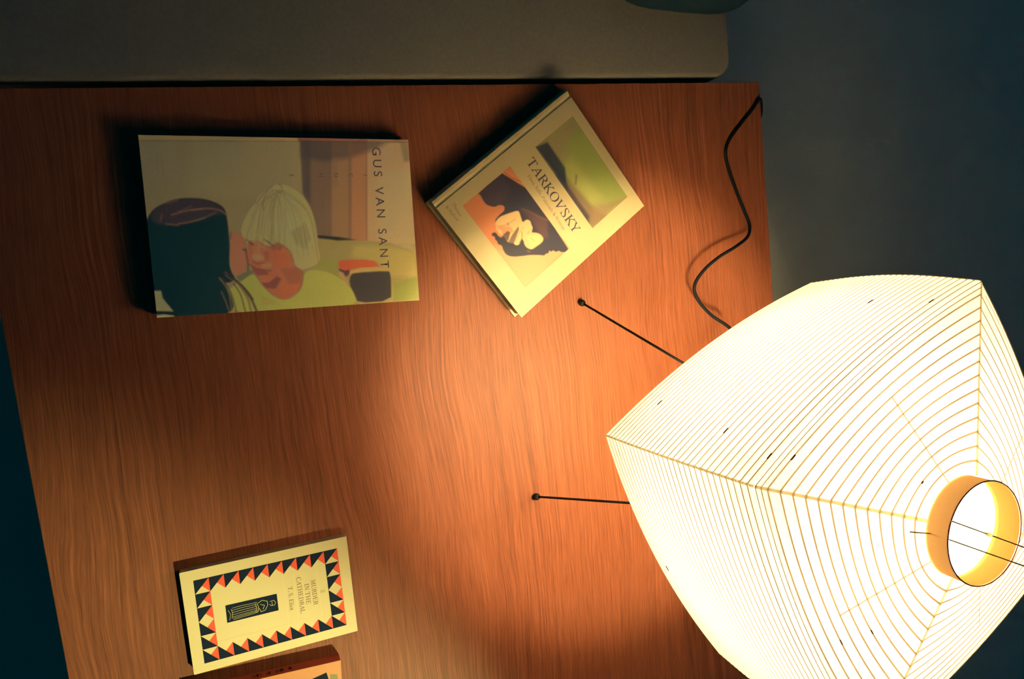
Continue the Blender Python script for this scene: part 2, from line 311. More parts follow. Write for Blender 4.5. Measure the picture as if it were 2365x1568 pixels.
# --- the large landscape-lying photo book
t, w, h, z = book_root('gus', 'photo_book', 'large softcover photo book with two young people pictured on its cover')
t['group'] = 'books lying on the coffee table'
obj('back_cover', box(0, w, -h, 0, .0002, .0012, .0002), M_guscover, t)
pages(w, h, .0012, z-.0012, .0015, .002, t)
obj('spine', box(0, w, -.0012, 0, .0010, z-.0002, .0004), M_guscover, t)
obj('front_cover', box(0, w, -h, 0, z-.0012, z-.00012, .0002), M_guscover, t)
xs, ys, img = paint(w*1000, h*1000, [0.64,0.519,0.267], [["p",[0.747,0.61,0.322],[30,0.6],[[51.7,1.6],[174.4,-0.7],[170.6,65.5],[118.9,71.4],[46.0,64.3]]],["p",[0.682,0.555,0.327],[40,0.5],[[0.4,2.6],[44.6,1.7],[39.8,55.1],[-1.8,54.9]]],["p",[0.284,0.198,0.153],[1,1],[[173.8,2.5],[172.2,65.5],[179.9,88.5],[185.7,116.7],[186.9,122.5],[203.2,123.0],[212.6,1.8]]],["p",[0.521,0.319,0.186],[4,1],[[211.8,1.8],[202.3,123.0],[226.2,125.5],[235.7,1.4]]],["p",[0.701,0.355,0.2],[2,1],[[234.9,1.4],[225.4,125.5],[248.1,126.2],[256.6,1.1]]],["p",[0.9,0.628,0.357],[4,1],[[255.5,1.1],[246.8,126.2],[312.5,132.8],[312.9,0.1]]],["p",[0.9,0.746,0.438],[25,0.7],[[266.6,39.4],[259.0,141.2],[306.4,143.1],[310.1,39.3]]],["p",[0.097,0.091,0.114],[8,0.8],[[175.2,-0.7],[173.0,65.5],[180.7,78.7],[187.1,-1.0]]],["p",[0.08,0.074,0.096],[14,0.75],[[175.8,1.7],[174.0,23.4],[200.8,28.1],[234.0,22.9],[268.7,10.9],[286.7,-0.3]]],["p",[0.363,0.251,0.166],[8,0.5],[[211.0,23.1],[208.1,59.3],[214.7,59.3],[217.5,23.0]]],["l",[0.314,0.186,0.132],[14,5,0.45],[[233.9,3.1],[225.0,123.8]]],["l",[0.227,0.139,0.106],[3,2,0.7],[[234.6,3.1],[225.3,123.8]]],["l",[0.304,0.128,0.095],[3,2,0.75],[[254.1,6.1],[245.2,124.4]]],["l",[0.397,0.229,0.147],[4,3,0.4],[[210.6,28.0],[204.0,123.1]]],["l",[0.218,0.162,0.131],[7,4,0.5],[[196.7,59.2],[193.7,118.6]]],["p",[0.243,0.182,0.117],[8,0.6],[[296.8,3.7],[309.1,3.5],[308.3,27.4],[300.4,27.4]]],["p",[0.631,0.531,0.222],[3,1],[[183.7,121.6],[232.9,125.7],[275.5,129.8],[308.2,143.1],[305.4,208.0],[170.7,204.1]]],["p",[0.544,0.576,0.161],[8,0.8],[[181.9,144.7],[207.7,149.2],[206.2,169.3],[180.7,159.6]]],["p",[0.864,0.729,0.264],[14,0.8],[[229.1,131.5],[275.1,134.9],[308.2,143.1],[306.0,174.6],[272.4,172.8],[258.0,154.8],[224.6,146.5]]],["p",[0.391,0.482,0.119],[8,0.8],[[275.2,181.6],[308.7,174.7],[307.5,204.6],[273.5,205.1]]],["p",[0.024,0.032,0.045],[1.2,1],[[184.7,117.0],[210.0,119.9],[233.8,124.6],[209.6,124.9],[184.4,120.4]]],["p",[0.879,0.203,0.107],[1,1],[[208.2,149.5],[214.4,148.6],[251.5,150.1],[257.1,155.6],[260.2,160.1],[233.7,160.2],[221.8,161.6],[213.2,163.8],[208.2,159.6]]],["p",[0.081,0.038,0.079],[1,1],[[208.0,158.9],[215.0,162.2],[221.8,161.6],[220.5,167.5],[216.0,170.7],[213.2,164.6],[208.7,162.0]]],["p",[0.9,0.608,0.276],[1,1],[[208.3,162.7],[213.1,164.9],[217.2,173.3],[220.3,180.2],[215.5,177.4],[207.1,168.0]]],["p",[0.9,0.665,0.289],[1,1],[[222.0,162.5],[233.7,159.7],[257.7,159.3],[272.3,162.1],[272.0,165.8],[223.0,167.6],[220.8,169.2]]],["p",[0.036,0.036,0.05],[1,1],[[221.6,168.4],[226.5,165.3],[269.4,165.0],[272.7,167.6],[272.5,185.0],[271.2,203.7],[227.3,204.2],[224.8,192.4],[219.4,178.8]]],["p",[0.9,0.799,0.364],[1.5,1],[[145.6,54.5],[158.6,58.1],[170.5,66.8],[179.3,80.3],[184.3,98.5],[185.7,116.7],[185.5,131.6],[187.2,143.3],[185.6,150.7],[174.5,156.3],[164.6,159.2],[156.8,157.6],[152.3,134.4],[129.3,129.5],[103.8,124.5],[100.4,119.6],[98.3,110.8],[100.6,101.3],[106.8,89.5],[116.1,77.7],[123.8,66.7],[133.7,58.8]]],["p",[0.9,0.9,0.468],[12,0.5],[[131.5,103.7],[156.1,88.1],[178.9,101.6],[183.1,129.8],[160.5,130.6],[138.1,116.8]]],["p",[0.511,0.348,0.181],[8,0.5],[[154.1,112.4],[172.5,101.5],[177.3,121.3],[169.8,134.3],[159.2,127.3]]],["p",[0.854,0.306,0.183],[1,1],[[103.1,122.9],[112.5,120.0],[120.5,124.3],[129.3,129.8],[139.1,124.1],[150.9,132.7],[155.3,146.8],[156.2,155.4],[164.9,159.2],[163.6,175.3],[158.0,185.0],[146.8,192.6],[138.0,194.0],[127.6,186.7],[119.1,178.0],[112.4,166.3],[107.9,156.0],[105.0,148.6],[102.5,139.7]]],["p",[0.9,0.384,0.24],[1,1],[[86.3,110.4],[94.5,109.9],[100.0,115.6],[104.1,123.7],[105.1,135.0],[101.8,147.7],[97.1,158.7],[88.5,161.8],[84.6,155.2],[83.2,142.1],[84.9,127.8]]],["p",[0.9,0.256,0.136],[8,0.8],[[131.9,136.0],[144.8,130.0],[151.9,140.1],[147.5,154.7],[133.6,152.4]]],["p",[0.586,0.21,0.143],[8,0.7],[[139.6,156.0],[157.0,155.1],[164.4,162.1],[161.7,175.2],[147.3,176.1]]],["p",[0.9,0.277,0.135],[6,0.8],[[133.0,178.5],[161.7,175.2],[156.0,186.5],[139.6,192.9],[129.2,186.5]]],["p",[0.253,0.087,0.112],[3,0.9],[[115.0,171.8],[124.2,172.3],[134.1,165.2],[139.3,168.2],[131.3,180.1],[120.6,178.6]]],["p",[0.9,0.555,0.288],[4,0.9],[[109.5,136.8],[117.9,137.1],[122.3,143.8],[112.5,146.2],[107.6,141.5]]],["p",[0.9,0.512,0.283],[4,0.7],[[116.9,149.2],[129.2,148.9],[128.8,154.6],[118.0,154.6]]],["l",[0.249,0.083,0.115],[3.4,1.5,0.85],[[108.7,146.7],[113.8,149.0],[121.9,148.3]]],["l",[0.159,0.062,0.106],[4,1.5,0.85],[[103.9,149.4],[111.8,154.9],[119.3,156.6],[128.5,158.3]]],["p",[0.389,0.115,0.134],[3,0.8],[[106.7,152.7],[123.8,158.4],[125.0,162.6],[112.7,162.7],[107.7,158.4]]],["p",[0.9,0.365,0.2],[4,0.6],[[112.5,164.4],[129.4,165.2],[122.8,170.6],[115.0,171.0]]],["l",[0.027,0.031,0.045],[6,1.5,0.9],[[98.6,131.5],[102.3,132.5]]],["l",[0.027,0.031,0.045],[5,2,0.85],[[101.7,130.8],[101.9,139.7],[103.0,147.7],[102.2,156.6]]],["l",[0.039,0.042,0.056],[5.5,1.2,0.95],[[103.4,119.7],[106.9,123.5],[110.4,126.3]]],["l",[0.037,0.04,0.054],[6,1.2,0.95],[[122.7,120.5],[128.2,123.8],[133.2,128.8]]],["l",[0.319,0.123,0.126],[5,2,0.6],[[136.0,124.0],[145.0,128.4],[150.8,134.4]]],["l",[0.276,0.137,0.143],[5,3,0.7],[[87.3,110.4],[86.0,118.3]]],["l",[0.633,0.455,0.215],[1.6,1.2,0.42],[[136.6,60.4],[125.2,71.5],[111.2,87.2],[104.1,113.7],[99.3,132.3]]],["l",[0.9,0.9,0.51],[2.3,1.2,0.42],[[137.2,60.5],[126.6,71.6],[113.6,87.6],[107.1,114.0],[102.7,132.5]]],["l",[0.627,0.452,0.213],[3.0,1.2,0.42],[[137.7,60.7],[128.0,71.8],[116.1,88.1],[110.1,114.3],[106.1,132.6]]],["l",[0.9,0.9,0.505],[1.6,1.2,0.42],[[138.3,60.8],[129.5,71.9],[118.5,88.5],[113.1,114.6],[109.5,132.7]]],["l",[0.621,0.448,0.211],[2.3,1.2,0.42],[[138.8,60.9],[130.9,72.1],[121.0,88.9],[116.2,114.9],[112.8,132.9]]],["l",[0.9,0.9,0.501],[3.0,1.2,0.42],[[139.3,61.1],[132.3,72.2],[123.5,89.4],[119.2,115.2],[116.3,133.0]]],["l",[0.616,0.444,0.209],[1.6,1.2,0.42],[[139.9,61.2],[133.8,72.3],[126.0,89.8],[122.2,115.4],[119.7,133.1]]],["l",[0.9,0.9,0.496],[2.3,1.2,0.42],[[140.4,61.3],[135.2,72.5],[128.5,90.2],[125.3,115.7],[123.1,133.3]]],["l",[0.611,0.441,0.207],[3.0,1.2,0.42],[[141.0,61.5],[136.6,72.6],[130.9,90.7],[128.3,116.0],[126.5,133.4]]],["l",[0.9,0.9,0.491],[1.6,1.2,0.42],[[141.5,61.6],[138.1,72.8],[133.4,91.1],[131.4,116.3],[130.0,133.5]]],["l",[0.605,0.437,0.205],[2.3,1.2,0.42],[[142.1,61.7],[139.5,72.9],[136.0,91.5],[134.4,116.9],[133.4,134.3]]],["l",[0.9,0.9,0.487],[3.0,1.2,0.42],[[142.6,61.9],[140.9,73.1],[138.5,92.0],[137.5,117.6],[136.8,135.2]]],["l",[0.6,0.434,0.203],[1.6,1.2,0.42],[[143.2,62.0],[142.4,73.2],[141.0,92.4],[140.6,118.2],[140.2,136.0]]],["l",[0.9,0.9,0.482],[2.3,1.2,0.42],[[143.7,62.1],[143.8,73.4],[143.5,92.9],[143.6,118.9],[143.7,136.9]]],["l",[0.595,0.43,0.201],[3.0,1.2,0.42],[[144.3,62.2],[145.3,73.5],[146.0,93.3],[146.7,119.5],[147.1,137.7]]],["l",[0.9,0.9,0.478],[1.6,1.2,0.42],[[144.8,62.4],[146.7,73.7],[148.6,93.7],[149.8,120.2],[150.6,138.6]]],["l",[0.59,0.427,0.2],[2.3,1.2,0.42],[[145.4,62.5],[148.2,73.8],[151.1,94.2],[152.9,120.8],[154.0,139.5]]],["l",[0.9,0.9,0.473],[3.0,1.2,0.42],[[145.9,62.6],[149.6,74.0],[153.6,94.6],[156.0,121.5],[157.5,140.3]]],["l",[0.585,0.424,0.198],[1.6,1.2,0.42],[[146.4,62.8],[151.1,74.1],[156.2,95.1],[159.1,122.2],[161.0,141.2]]],["l",[0.9,0.9,0.469],[2.3,1.2,0.42],[[147.0,62.9],[152.5,74.3],[158.7,95.5],[162.2,122.8],[164.5,142.1]]],["l",[0.58,0.42,0.196],[3.0,1.2,0.42],[[147.5,63.0],[154.0,74.4],[161.3,96.0],[165.4,123.5],[168.0,142.9]]],["l",[0.9,0.9,0.465],[1.6,1.2,0.42],[[148.1,63.2],[155.4,74.6],[163.9,96.4],[168.5,124.2],[171.5,143.8]]],["l",[0.575,0.417,0.194],[2.3,1.2,0.42],[[148.6,63.3],[156.9,74.7],[166.5,96.9],[171.6,124.8],[175.1,144.7]]],["l",[0.9,0.9,0.46],[3.0,1.2,0.42],[[149.2,63.4],[158.4,74.9],[169.0,97.3],[174.8,125.5],[178.6,145.6]]],["l",[0.57,0.414,0.192],[1.6,1.2,0.42],[[149.7,63.6],[159.8,75.0],[171.6,97.8],[178.0,126.2],[182.1,146.5]]],["l",[0.9,0.9,0.456],[2.3,1.2,0.42],[[150.3,63.7],[161.3,75.2],[174.2,98.2],[181.1,126.8],[185.7,147.4]]],["l",[0.614,0.443,0.221],[2.6602752819540454,1.0,0.6],[[149.9,62.1],[137.9,71.6],[125.8,83.4],[121.3,104.9],[115.0,126.3]]],["l",[0.489,0.337,0.179],[1.5460155160368279,1.0,0.6],[[142.1,62.0],[144.0,71.7],[145.5,86.2],[143.6,108.1],[139.7,130.0]]],["l",[0.9,0.9,0.467],[2.053781446991233,1.0,0.6],[[137.7,62.0],[151.8,71.8],[165.8,85.5],[168.8,113.4],[169.8,141.5]]],["l",[0.9,0.9,0.459],[2.316302331486032,1.0,0.6],[[146.6,62.1],[160.8,71.9],[174.6,90.2],[177.6,118.2],[178.7,146.4]]],["l",[0.496,0.341,0.181],[2.822474928008388,1.0,0.6],[[145.7,62.1],[140.3,71.7],[134.4,86.8],[132.8,106.8],[129.3,126.7]]],["l",[0.596,0.431,0.214],[1.466774023345707,1.0,0.6],[[138.5,62.0],[144.1,71.7],[149.3,87.0],[148.6,112.6],[146.1,138.2]]],["l",[0.9,0.9,0.463],[1.4429563185940648,1.0,0.6],[[142.8,62.0],[156.6,71.9],[170.1,88.0],[172.7,117.5],[173.5,147.3]]],["l",[0.9,0.9,0.47],[2.1065185272930136,1.0,0.6],[[137.8,62.0],[150.4,71.8],[162.3,91.0],[164.6,117.9],[165.0,145.0]]],["l",[0.507,0.349,0.186],[2.8435168777579856,1.0,0.6],[[138.6,62.0],[130.2,71.5],[121.7,83.2],[118.8,103.9],[114.0,124.6]]],["l",[0.9,0.9,0.543],[1.9621233422949245,1.0,0.6],[[141.3,62.0],[145.8,71.7],[150.1,84.9],[149.3,107.5],[146.6,130.2]]],["l",[0.603,0.436,0.217],[2.8785789146550638,1.0,0.6],[[148.1,62.1],[142.5,71.7],[136.6,86.0],[135.1,104.1],[131.7,122.2]]],["l",[0.9,0.9,0.465],[1.8152686648481637,1.0,0.6],[[136.8,62.0],[152.9,71.8],[169.0,84.4],[172.7,114.1],[174.5,144.1]]],["l",[0.9,0.9,0.503],[1.3442511130818402,1.0,0.6],[[142.5,62.0],[131.5,71.5],[120.1,86.1],[116.2,104.9],[110.5,123.6]]],["l",[0.512,0.352,0.188],[1.848295003746312,1.0,0.6],[[146.5,62.1],[130.6,71.5],[114.3,88.6],[108.4,107.0],[100.7,125.4]]],["l",[0.9,0.9,0.527],[2.8427068162910882,1.0,0.6],[[143.5,62.1],[155.5,71.8],[167.5,83.9],[169.1,116.8],[168.8,149.9]]],["l",[0.576,0.41,0.206],[1.205292328912941,1.0,0.6],[[145.6,62.1],[138.8,71.6],[131.6,85.4],[129.5,104.2],[125.5,123.1]]],["l",[0.473,0.327,0.172],[1.5095509552958344,1.0,0.6],[[139.4,62.0],[153.9,71.8],[167.9,91.3],[171.3,116.6],[172.7,142.0]]],["l",[0.9,0.9,0.493],[2.6223788490752504,1.0,0.6],[[142.5,62.0],[136.6,71.6],[130.6,84.5],[128.9,103.4],[125.3,122.2]]],["l",[0.498,0.343,0.182],[2.5059435916153388,1.0,0.6],[[138.0,62.0],[135.9,71.6],[133.2,88.6],[133.1,107.5],[131.1,126.4]]],["l",[0.584,0.423,0.21],[1.288068193221081,1.0,0.6],[[143.0,62.0],[151.8,71.8],[160.4,85.1],[161.0,112.1],[159.8,139.1]]],["l",[0.593,0.422,0.213],[2.6926769091066434,1.0,0.6],[[139.4,62.0],[127.4,71.5],[114.7,89.7],[110.4,107.4],[104.3,125.0]]],["l",[0.484,0.334,0.176],[1.5612173862960368,1.0,0.6],[[150.1,62.1],[150.9,71.8],[150.9,89.7],[148.5,111.0],[144.2,132.3]]],["l",[0.503,0.346,0.184],[1.7336688133771139,1.0,0.6],[[143.8,62.1],[134.9,71.6],[125.9,82.7],[122.6,104.3],[117.5,125.9]]],["l",[0.9,0.9,0.575],[2.185209467672331,1.0,0.6],[[140.9,62.0],[128.5,71.5],[115.6,87.5],[111.2,105.4],[104.9,123.3]]],["l",[0.538,0.385,0.192],[2.609892129983666,1.0,0.6],[[141.6,62.0],[160.0,71.9],[178.3,87.8],[182.7,122.4],[185.2,157.3]]],["l",[0.577,0.411,0.207],[1.56944940479764,1.0,0.6],[[148.3,62.1],[139.2,71.6],[129.3,90.4],[126.4,107.0],[121.7,123.6]]],["l",[0.572,0.408,0.205],[2.677659894651425,1.0,0.6],[[141.8,62.0],[139.1,71.6],[135.9,88.4],[135.6,106.9],[133.4,125.4]]],["l",[0.9,0.9,0.541],[1.6839222348794722,1.0,0.6],[[141.5,62.0],[147.3,71.7],[152.6,87.4],[152.2,111.2],[149.9,134.9]]],["l",[0.592,0.421,0.213],[2.9761183390391115,1.0,0.6],[[146.7,62.1],[131.0,71.5],[115.3,83.4],[109.4,103.4],[101.6,123.3]]],["l",[0.612,0.441,0.221],[1.850448899287012,1.0,0.6],[[148.0,62.1],[138.4,71.6],[128.3,87.8],[124.8,108.4],[119.5,129.1]]],["l",[0.464,0.321,0.169],[2.1454425058775004,1.0,0.6],[[147.5,62.1],[163.3,71.9],[178.7,90.2],[182.3,120.3],[183.9,150.7]]],["l",[0.619,0.446,0.224],[2.6044322477291484,1.0,0.6],[[143.4,62.1],[132.7,71.6],[121.9,83.3],[118.1,102.2],[112.5,121.0]]],["l",[0.534,0.383,0.19],[1.3566806776209503,1.0,0.6],[[149.3,62.1],[165.4,72.0],[181.3,88.6],[185.0,119.7],[186.7,150.9]]],["l",[0.489,0.337,0.178],[1.8436272588150109,1.0,0.6],[[148.6,62.1],[145.6,71.7],[142.5,83.7],[141.7,106.4],[139.1,129.2]]],["l",[0.9,0.895,0.451],[2,1.5,0.55],[[154.8,104.3],[151.5,125.4],[158.4,137.1],[155.1,149.3]]],["l",[0.9,0.888,0.447],[2,1.5,0.55],[[157.3,104.4],[157.8,125.6],[162.2,137.3],[161.4,149.6]]],["l",[0.9,0.882,0.443],[2,1.5,0.55],[[159.5,104.4],[163.3,125.8],[165.6,137.4],[167.0,149.8]]],["l",[0.9,0.9,0.491],[2.4,1,0.9],[[108.8,119.1],[115.8,125.7],[121.6,130.0]]],["l",[0.9,0.9,0.481],[2,1,0.8],[[115.4,112.9],[126.6,124.5],[132.3,130.4]]],["l",[0.9,0.9,0.462],[2.4,1,0.8],[[127.7,111.6],[142.3,122.6],[158.8,133.0]]],["l",[0.9,0.9,0.507],[2.4,1,0.8],[[97.7,107.6],[102.3,115.7],[104.4,125.3]]],["l",[0.9,0.849,0.411],[2.2,1,0.8],[[159.4,134.7],[156.2,145.2],[154.7,153.4]]],["l",[0.418,0.183,0.151],[4,1.5,0.7],[[138.1,57.5],[130.3,62.7],[124.3,69.9],[118.3,77.8]]],["l",[0.46,0.211,0.162],[3.4,1.5,0.7],[[132.6,62.0],[127.3,71.5],[125.3,77.9],[125.6,85.9]]],["l",[0.263,0.129,0.125],[3,1.5,0.8],[[146.0,54.8],[149.4,59.8]]],["l",[0.546,0.328,0.201],[3,2,0.5],[[118.9,71.4],[115.9,79.3]]],["p",[0.526,0.163,0.128],[4,0.7],[[127.8,129.4],[137.4,124.9],[144.9,129.2],[141.4,134.0],[132.1,133.6]]],["p",[0.9,0.456,0.258],[5,0.6],[[111.9,126.4],[118.6,129.1],[117.8,138.7],[111.5,140.1],[109.8,133.6]]],["p",[0.463,0.142,0.131],[5,0.5],[[122.8,134.1],[127.2,135.9],[125.7,145.5],[122.6,145.4]]],["l",[0.256,0.1,0.113],[5,4,0.45],[[157.0,155.1],[165.3,160.5],[164.3,172.9],[157.8,184.1]]],["l",[0.337,0.115,0.134],[4,3,0.5],[[107.8,157.6],[112.3,166.8],[119.1,178.0],[127.6,187.2]]],["l",[0.195,0.083,0.106],[4,4,0.5],[[150.8,134.4],[154.7,143.5],[155.5,153.4]]],["p",[0.9,0.9,0.238],[1,1],[[90.8,170.0],[107.6,159.2],[112.3,167.6],[119.3,179.4],[128.9,189.8],[137.9,194.6],[149.1,193.0],[159.3,185.1],[164.1,175.4],[166.5,159.6],[187.2,159.9],[206.2,169.0],[218.4,179.8],[224.8,192.4],[228.5,206.4],[154.1,209.7],[81.5,207.7],[73.4,181.4]]],["p",[0.871,0.712,0.212],[6,0.6],[[112.3,185.5],[127.1,192.9],[135.9,200.1],[114.3,198.6]]],["p",[0.9,0.9,0.268],[16,0.6],[[123.5,199.3],[221.2,190.5],[226.8,206.3],[122.8,207.4]]],["p",[0.302,0.314,0.197],[1.5,1],[[88.4,163.1],[97.1,158.7],[105.6,155.9],[107.6,159.6],[92.4,169.4]]],["p",[0.006,0.038,0.06],[1,1],[[-1.6,96.4],[2.6,88.2],[9.5,80.4],[21.1,74.8],[31.3,71.1],[45.5,69.9],[62.6,71.3],[74.5,75.9],[82.4,81.9],[84.3,90.1],[85.0,107.2],[85.0,126.2],[82.3,146.8],[83.6,158.0],[88.2,165.5],[80.3,170.6],[74.5,168.7],[81.9,186.8],[82.9,206.2],[47.5,208.4],[-5.4,210.7],[-2.2,176.8]]],["p",[0.9,0.81,0.401],[1,1],[[-1.2,174.7],[6.6,174.9],[7.6,183.6],[11.9,190.9],[17.4,199.3],[-2.0,197.3]]],["p",[0.9,0.9,0.491],[0.6,1],[[-1.8,202.6],[8.0,202.4],[17.9,204.6],[17.2,206.9],[-1.4,206.0]]],["p",[0.09,0.067,0.107],[6,0.75],[[3.7,91.2],[10.9,80.7],[31.2,71.9],[59.7,71.0],[80.7,81.1],[82.9,89.0],[65.2,91.0],[40.0,99.7],[18.7,100.7],[7.8,98.9]]],["l",[0.505,0.262,0.185],[5,2,0.7],[[25.4,89.4],[37.0,85.8],[47.1,83.7],[58.7,83.1]]],["l",[0.475,0.248,0.173],[5,2,0.75],[[47.0,84.4],[64.5,81.9],[78.9,85.0],[82.9,89.8]]],["l",[0.5,0.259,0.183],[5,2,0.7],[[31.5,99.5],[43.0,98.0],[51.8,95.7],[60.6,93.2]]],["l",[0.481,0.251,0.176],[4,2,0.6],[[51.7,96.2],[63.7,91.7],[72.8,87.2]]],["l",[0.524,0.271,0.193],[4,2,0.5],[[21.0,76.3],[33.9,72.7]]],["l",[0.541,0.279,0.2],[5,2,0.4],[[15.7,88.4],[13.6,96.0]]],["l",[0.527,0.272,0.194],[5,2,0.6],[[18.9,99.2],[31.3,101.1]]],["l",[0.508,0.263,0.186],[3,2,0.5],[[32.7,85.7],[47.5,79.8]]],["l",[0.026,0.041,0.055],[1.4,1,0.5],[[25.0,78.2],[21.1,99.3]]],["l",[0.026,0.041,0.055],[1.4,1,0.5],[[28.1,77.8],[24.2,98.9]]],["l",[0.025,0.04,0.054],[1.4,1,0.5],[[31.2,77.4],[27.4,98.5]]],["l",[0.025,0.04,0.054],[1.4,1,0.5],[[34.4,77.0],[30.5,98.1]]],["l",[0.025,0.04,0.054],[1.4,1,0.5],[[37.5,76.6],[33.6,97.7]]],["l",[0.025,0.039,0.053],[1.4,1,0.5],[[40.7,76.1],[36.8,97.3]]],["l",[0.025,0.039,0.053],[1.4,1,0.5],[[43.8,75.7],[39.9,97.0]]],["l",[0.024,0.039,0.053],[1.4,1,0.5],[[47.0,75.3],[43.1,96.6]]],["l",[0.024,0.039,0.053],[1.4,1,0.5],[[50.2,74.9],[46.3,96.2]]],["l",[0.024,0.038,0.052],[1.4,1,0.5],[[53.4,74.5],[49.5,95.8]]],["l",[0.024,0.038,0.052],[1.4,1,0.5],[[56.5,75.0],[52.7,95.4]]],["l",[0.024,0.038,0.052],[1.4,1,0.5],[[59.6,75.5],[55.9,95.0]]],["l",[0.024,0.038,0.051],[1.4,1,0.5],[[62.8,76.0],[59.1,94.6]]],["l",[0.023,0.037,0.051],[1.4,1,0.5],[[65.9,76.5],[62.3,94.2]]],["l",[0.023,0.037,0.051],[1.4,1,0.5],[[69.0,77.0],[65.5,93.8]]],["l",[0.023,0.037,0.051],[1.4,1,0.5],[[72.2,77.5],[68.8,93.4]]],["l",[0.023,0.037,0.05],[1.4,1,0.5],[[75.4,78.1],[72.0,93.0]]],["l",[0.023,0.036,0.05],[1.4,1,0.5],[[78.5,78.6],[75.3,92.6]]],["l",[0.151,0.081,0.111],[9,1.5,0.95],[[76.9,157.7],[88.0,167.9],[97.5,179.7],[103.4,191.4],[107.9,206.4]]],["l",[0.024,0.032,0.045],[6,1.5,0.9],[[79.7,160.2],[90.8,169.6],[99.7,181.4],[104.9,191.5]]],["l",[0.133,0.072,0.115],[5,1.2,0.9],[[72.0,163.8],[79.7,177.0],[83.1,190.1],[84.8,204.7]]],["l",[0.13,0.071,0.112],[4.5,1.2,0.9],[[84.7,170.9],[91.2,182.5],[93.3,194.0],[95.0,205.4]]],["l",[0.291,0.158,0.14],[7,2,0.7],[[90.6,172.8],[97.9,184.6],[100.1,194.4],[101.4,205.9]]],["l",[0.596,0.412,0.236],[3,1,0.8],[[69.8,163.7],[76.9,175.2],[79.6,186.6],[80.0,204.4]]],["l",[0.516,0.317,0.209],[3,1,0.7],[[70.6,179.7],[74.6,192.7],[77.4,204.2]]],["l",[0.576,0.385,0.213],[2.4,1,0.6],[[76.7,160.9],[86.4,169.4],[94.4,181.1],[100.7,196.1],[102.2,205.1]]],["p",[0.9,0.642,0.291],[0.8,1],[[-0.4,-3.4],[-0.6,5.8],[172.4,3.8],[172.9,-2.3]]],["p",[0.455,0.208,0.165],[1,1],[[172.3,-3.9],[171.7,2.9],[257.4,2.7],[257.9,-4.8]]],["p",[0.59,0.378,0.242],[1,1],[[256.3,-5.6],[255.7,3.1],[321.5,4.2],[322.2,-5.2]]],["l",[0.265,0.239,0.154],[2.6,1,0.9],[[0.1,6.1],[172.4,4.1]]],["l",[0.039,0.039,0.053],[2.8,1,0.85],[[172.4,3.8],[310.9,3.2]]]], .6)
print_sheet('cover_print', xs, ys, img, z, t)
TXT = {"gus":[["GUS VAN SANT","sans",[260.69,9.98,261.01,161.3,10.72],[0.085,0.057,0.08]],["I","sans",[247.52,41.32,247.07,47.21,4.87],[0.125,0.081,0.082]],["C","sans",[229.57,41.34,229.12,47.18,4.79],[0.129,0.084,0.084]],["O","sans",[211.89,41.36,211.44,47.15,4.72],[0.133,0.086,0.087]],["N","sans",[193.69,41.37,193.24,47.12,4.65],[0.137,0.088,0.09]],["E","sans",[176.28,41.39,175.82,47.1,4.58],[0.142,0.091,0.093]],["S","sans",[159.12,41.4,158.66,47.07,4.52],[0.146,0.094,0.096]]],"tark":[["TARKOVSKY","serif",[140.01,38.29,135.49,158.15,12.78],[0.028,0.016,0.03]],["Films, Stills, Polaroids & Writings","serif",[128.85,53.75,125.68,143.63,4.46],[0.131,0.08,0.05]],["Thames","serif",[20.08,17.95,18.06,36.86,4.16],[0.137,0.099,0.068]],["& Hudson","serif",[10.67,16.41,11.36,40.22,4.12],[0.135,0.097,0.067]]],"fab":[["MURDER","serif",[147.49,46.92,147.56,80.78,5.31],[0.107,0.054,0.018]],["IN THE","serif",[139.34,50.03,138.81,77.23,5.3],[0.107,0.054,0.018]],["CATHEDRAL","serif",[130.51,39.08,130.66,87.25,5.23],[0.107,0.054,0.018]],["T. S. Eliot","serif",[119.31,48.85,118.26,79.75,4.96],[0.107,0.054,0.018]]]}
for i, ln in enumerate(TXT['gus']): lettering('title_lettering' if i == 0 else 'subtitle_lettering', ln, z+.00012, t)
rr = random.Random(4); dashes = []
for (u, v0, v1) in ((15.5, 19, 40), (20.5, 20, 61)):
    v = v0
    while v < v1:
        l = rr.uniform(.8, 2.6); du = (v-v0)*.03; dashes.append((0, [(u+du, v), (u+du+rr.uniform(.6, 1.1), v), (u+du+.8, v+l), (u+du, v+l)])); v += l+.7
flat('small_print', dashes, M_rule, z+.00012, t)

# --- the hardback
t, w, h, z = book_root('tark', 'hardback_book', 'cream hardback art book lying askew with two pictures and a serif title on its cover')
def board(z0, z1):
    # hinge groove pressed in beside the spine
    prof = [(0, 0), (0, 1), (.0045, 1), (.0062, .55), (.0082, .55), (.0100, 1), (h, 1), (h, 0)]
    b = bmesh.new(); A = [b.verts.new((0, -v, z0+(z1-z0)*q)) for v, q in prof]; B_ = [b.verts.new((w, -v, z0+(z1-z0)*q)) for v, q in prof]
    n = len(prof)
    for k in range(n): b.faces.new((A[k], A[(k+1) % n], B_[(k+1) % n], B_[k]))
    b.faces.new(A); b.faces.new(B_[::-1]); return b
obj('back_cover', board(.0028, .0003), M_paper, t)
pages(w, h, .0028, z-.0028, .0035, .0025, t, 12)
b = bmesh.new(); n = 8; ringA, ringB = [], []
for k in range(n+1):
    a = math.pi*k/n; y = .0035*math.sin(a); zz = z/2 - (z/2-.0004)*math.cos(a)
    ringA.append((y, zz))
outer = ringA; inner = [(y-.0015, min(max(zz, .0015), z-.0015)) for y, zz in ringA][::-1]
loop = outer + inner; A = [b.verts.new((0, y, q)) for y, q in loop]; B_ = [b.verts.new((w, y, q)) for y, q in loop]
for k in range(len(loop)): b.faces.new((A[k], A[(k+1) % len(loop)], B_[(k+1) % len(loop)], B_[k]))
b.faces.new(A); b.faces.new(B_[::-1]); obj('spine', b, M_paper, t, True)
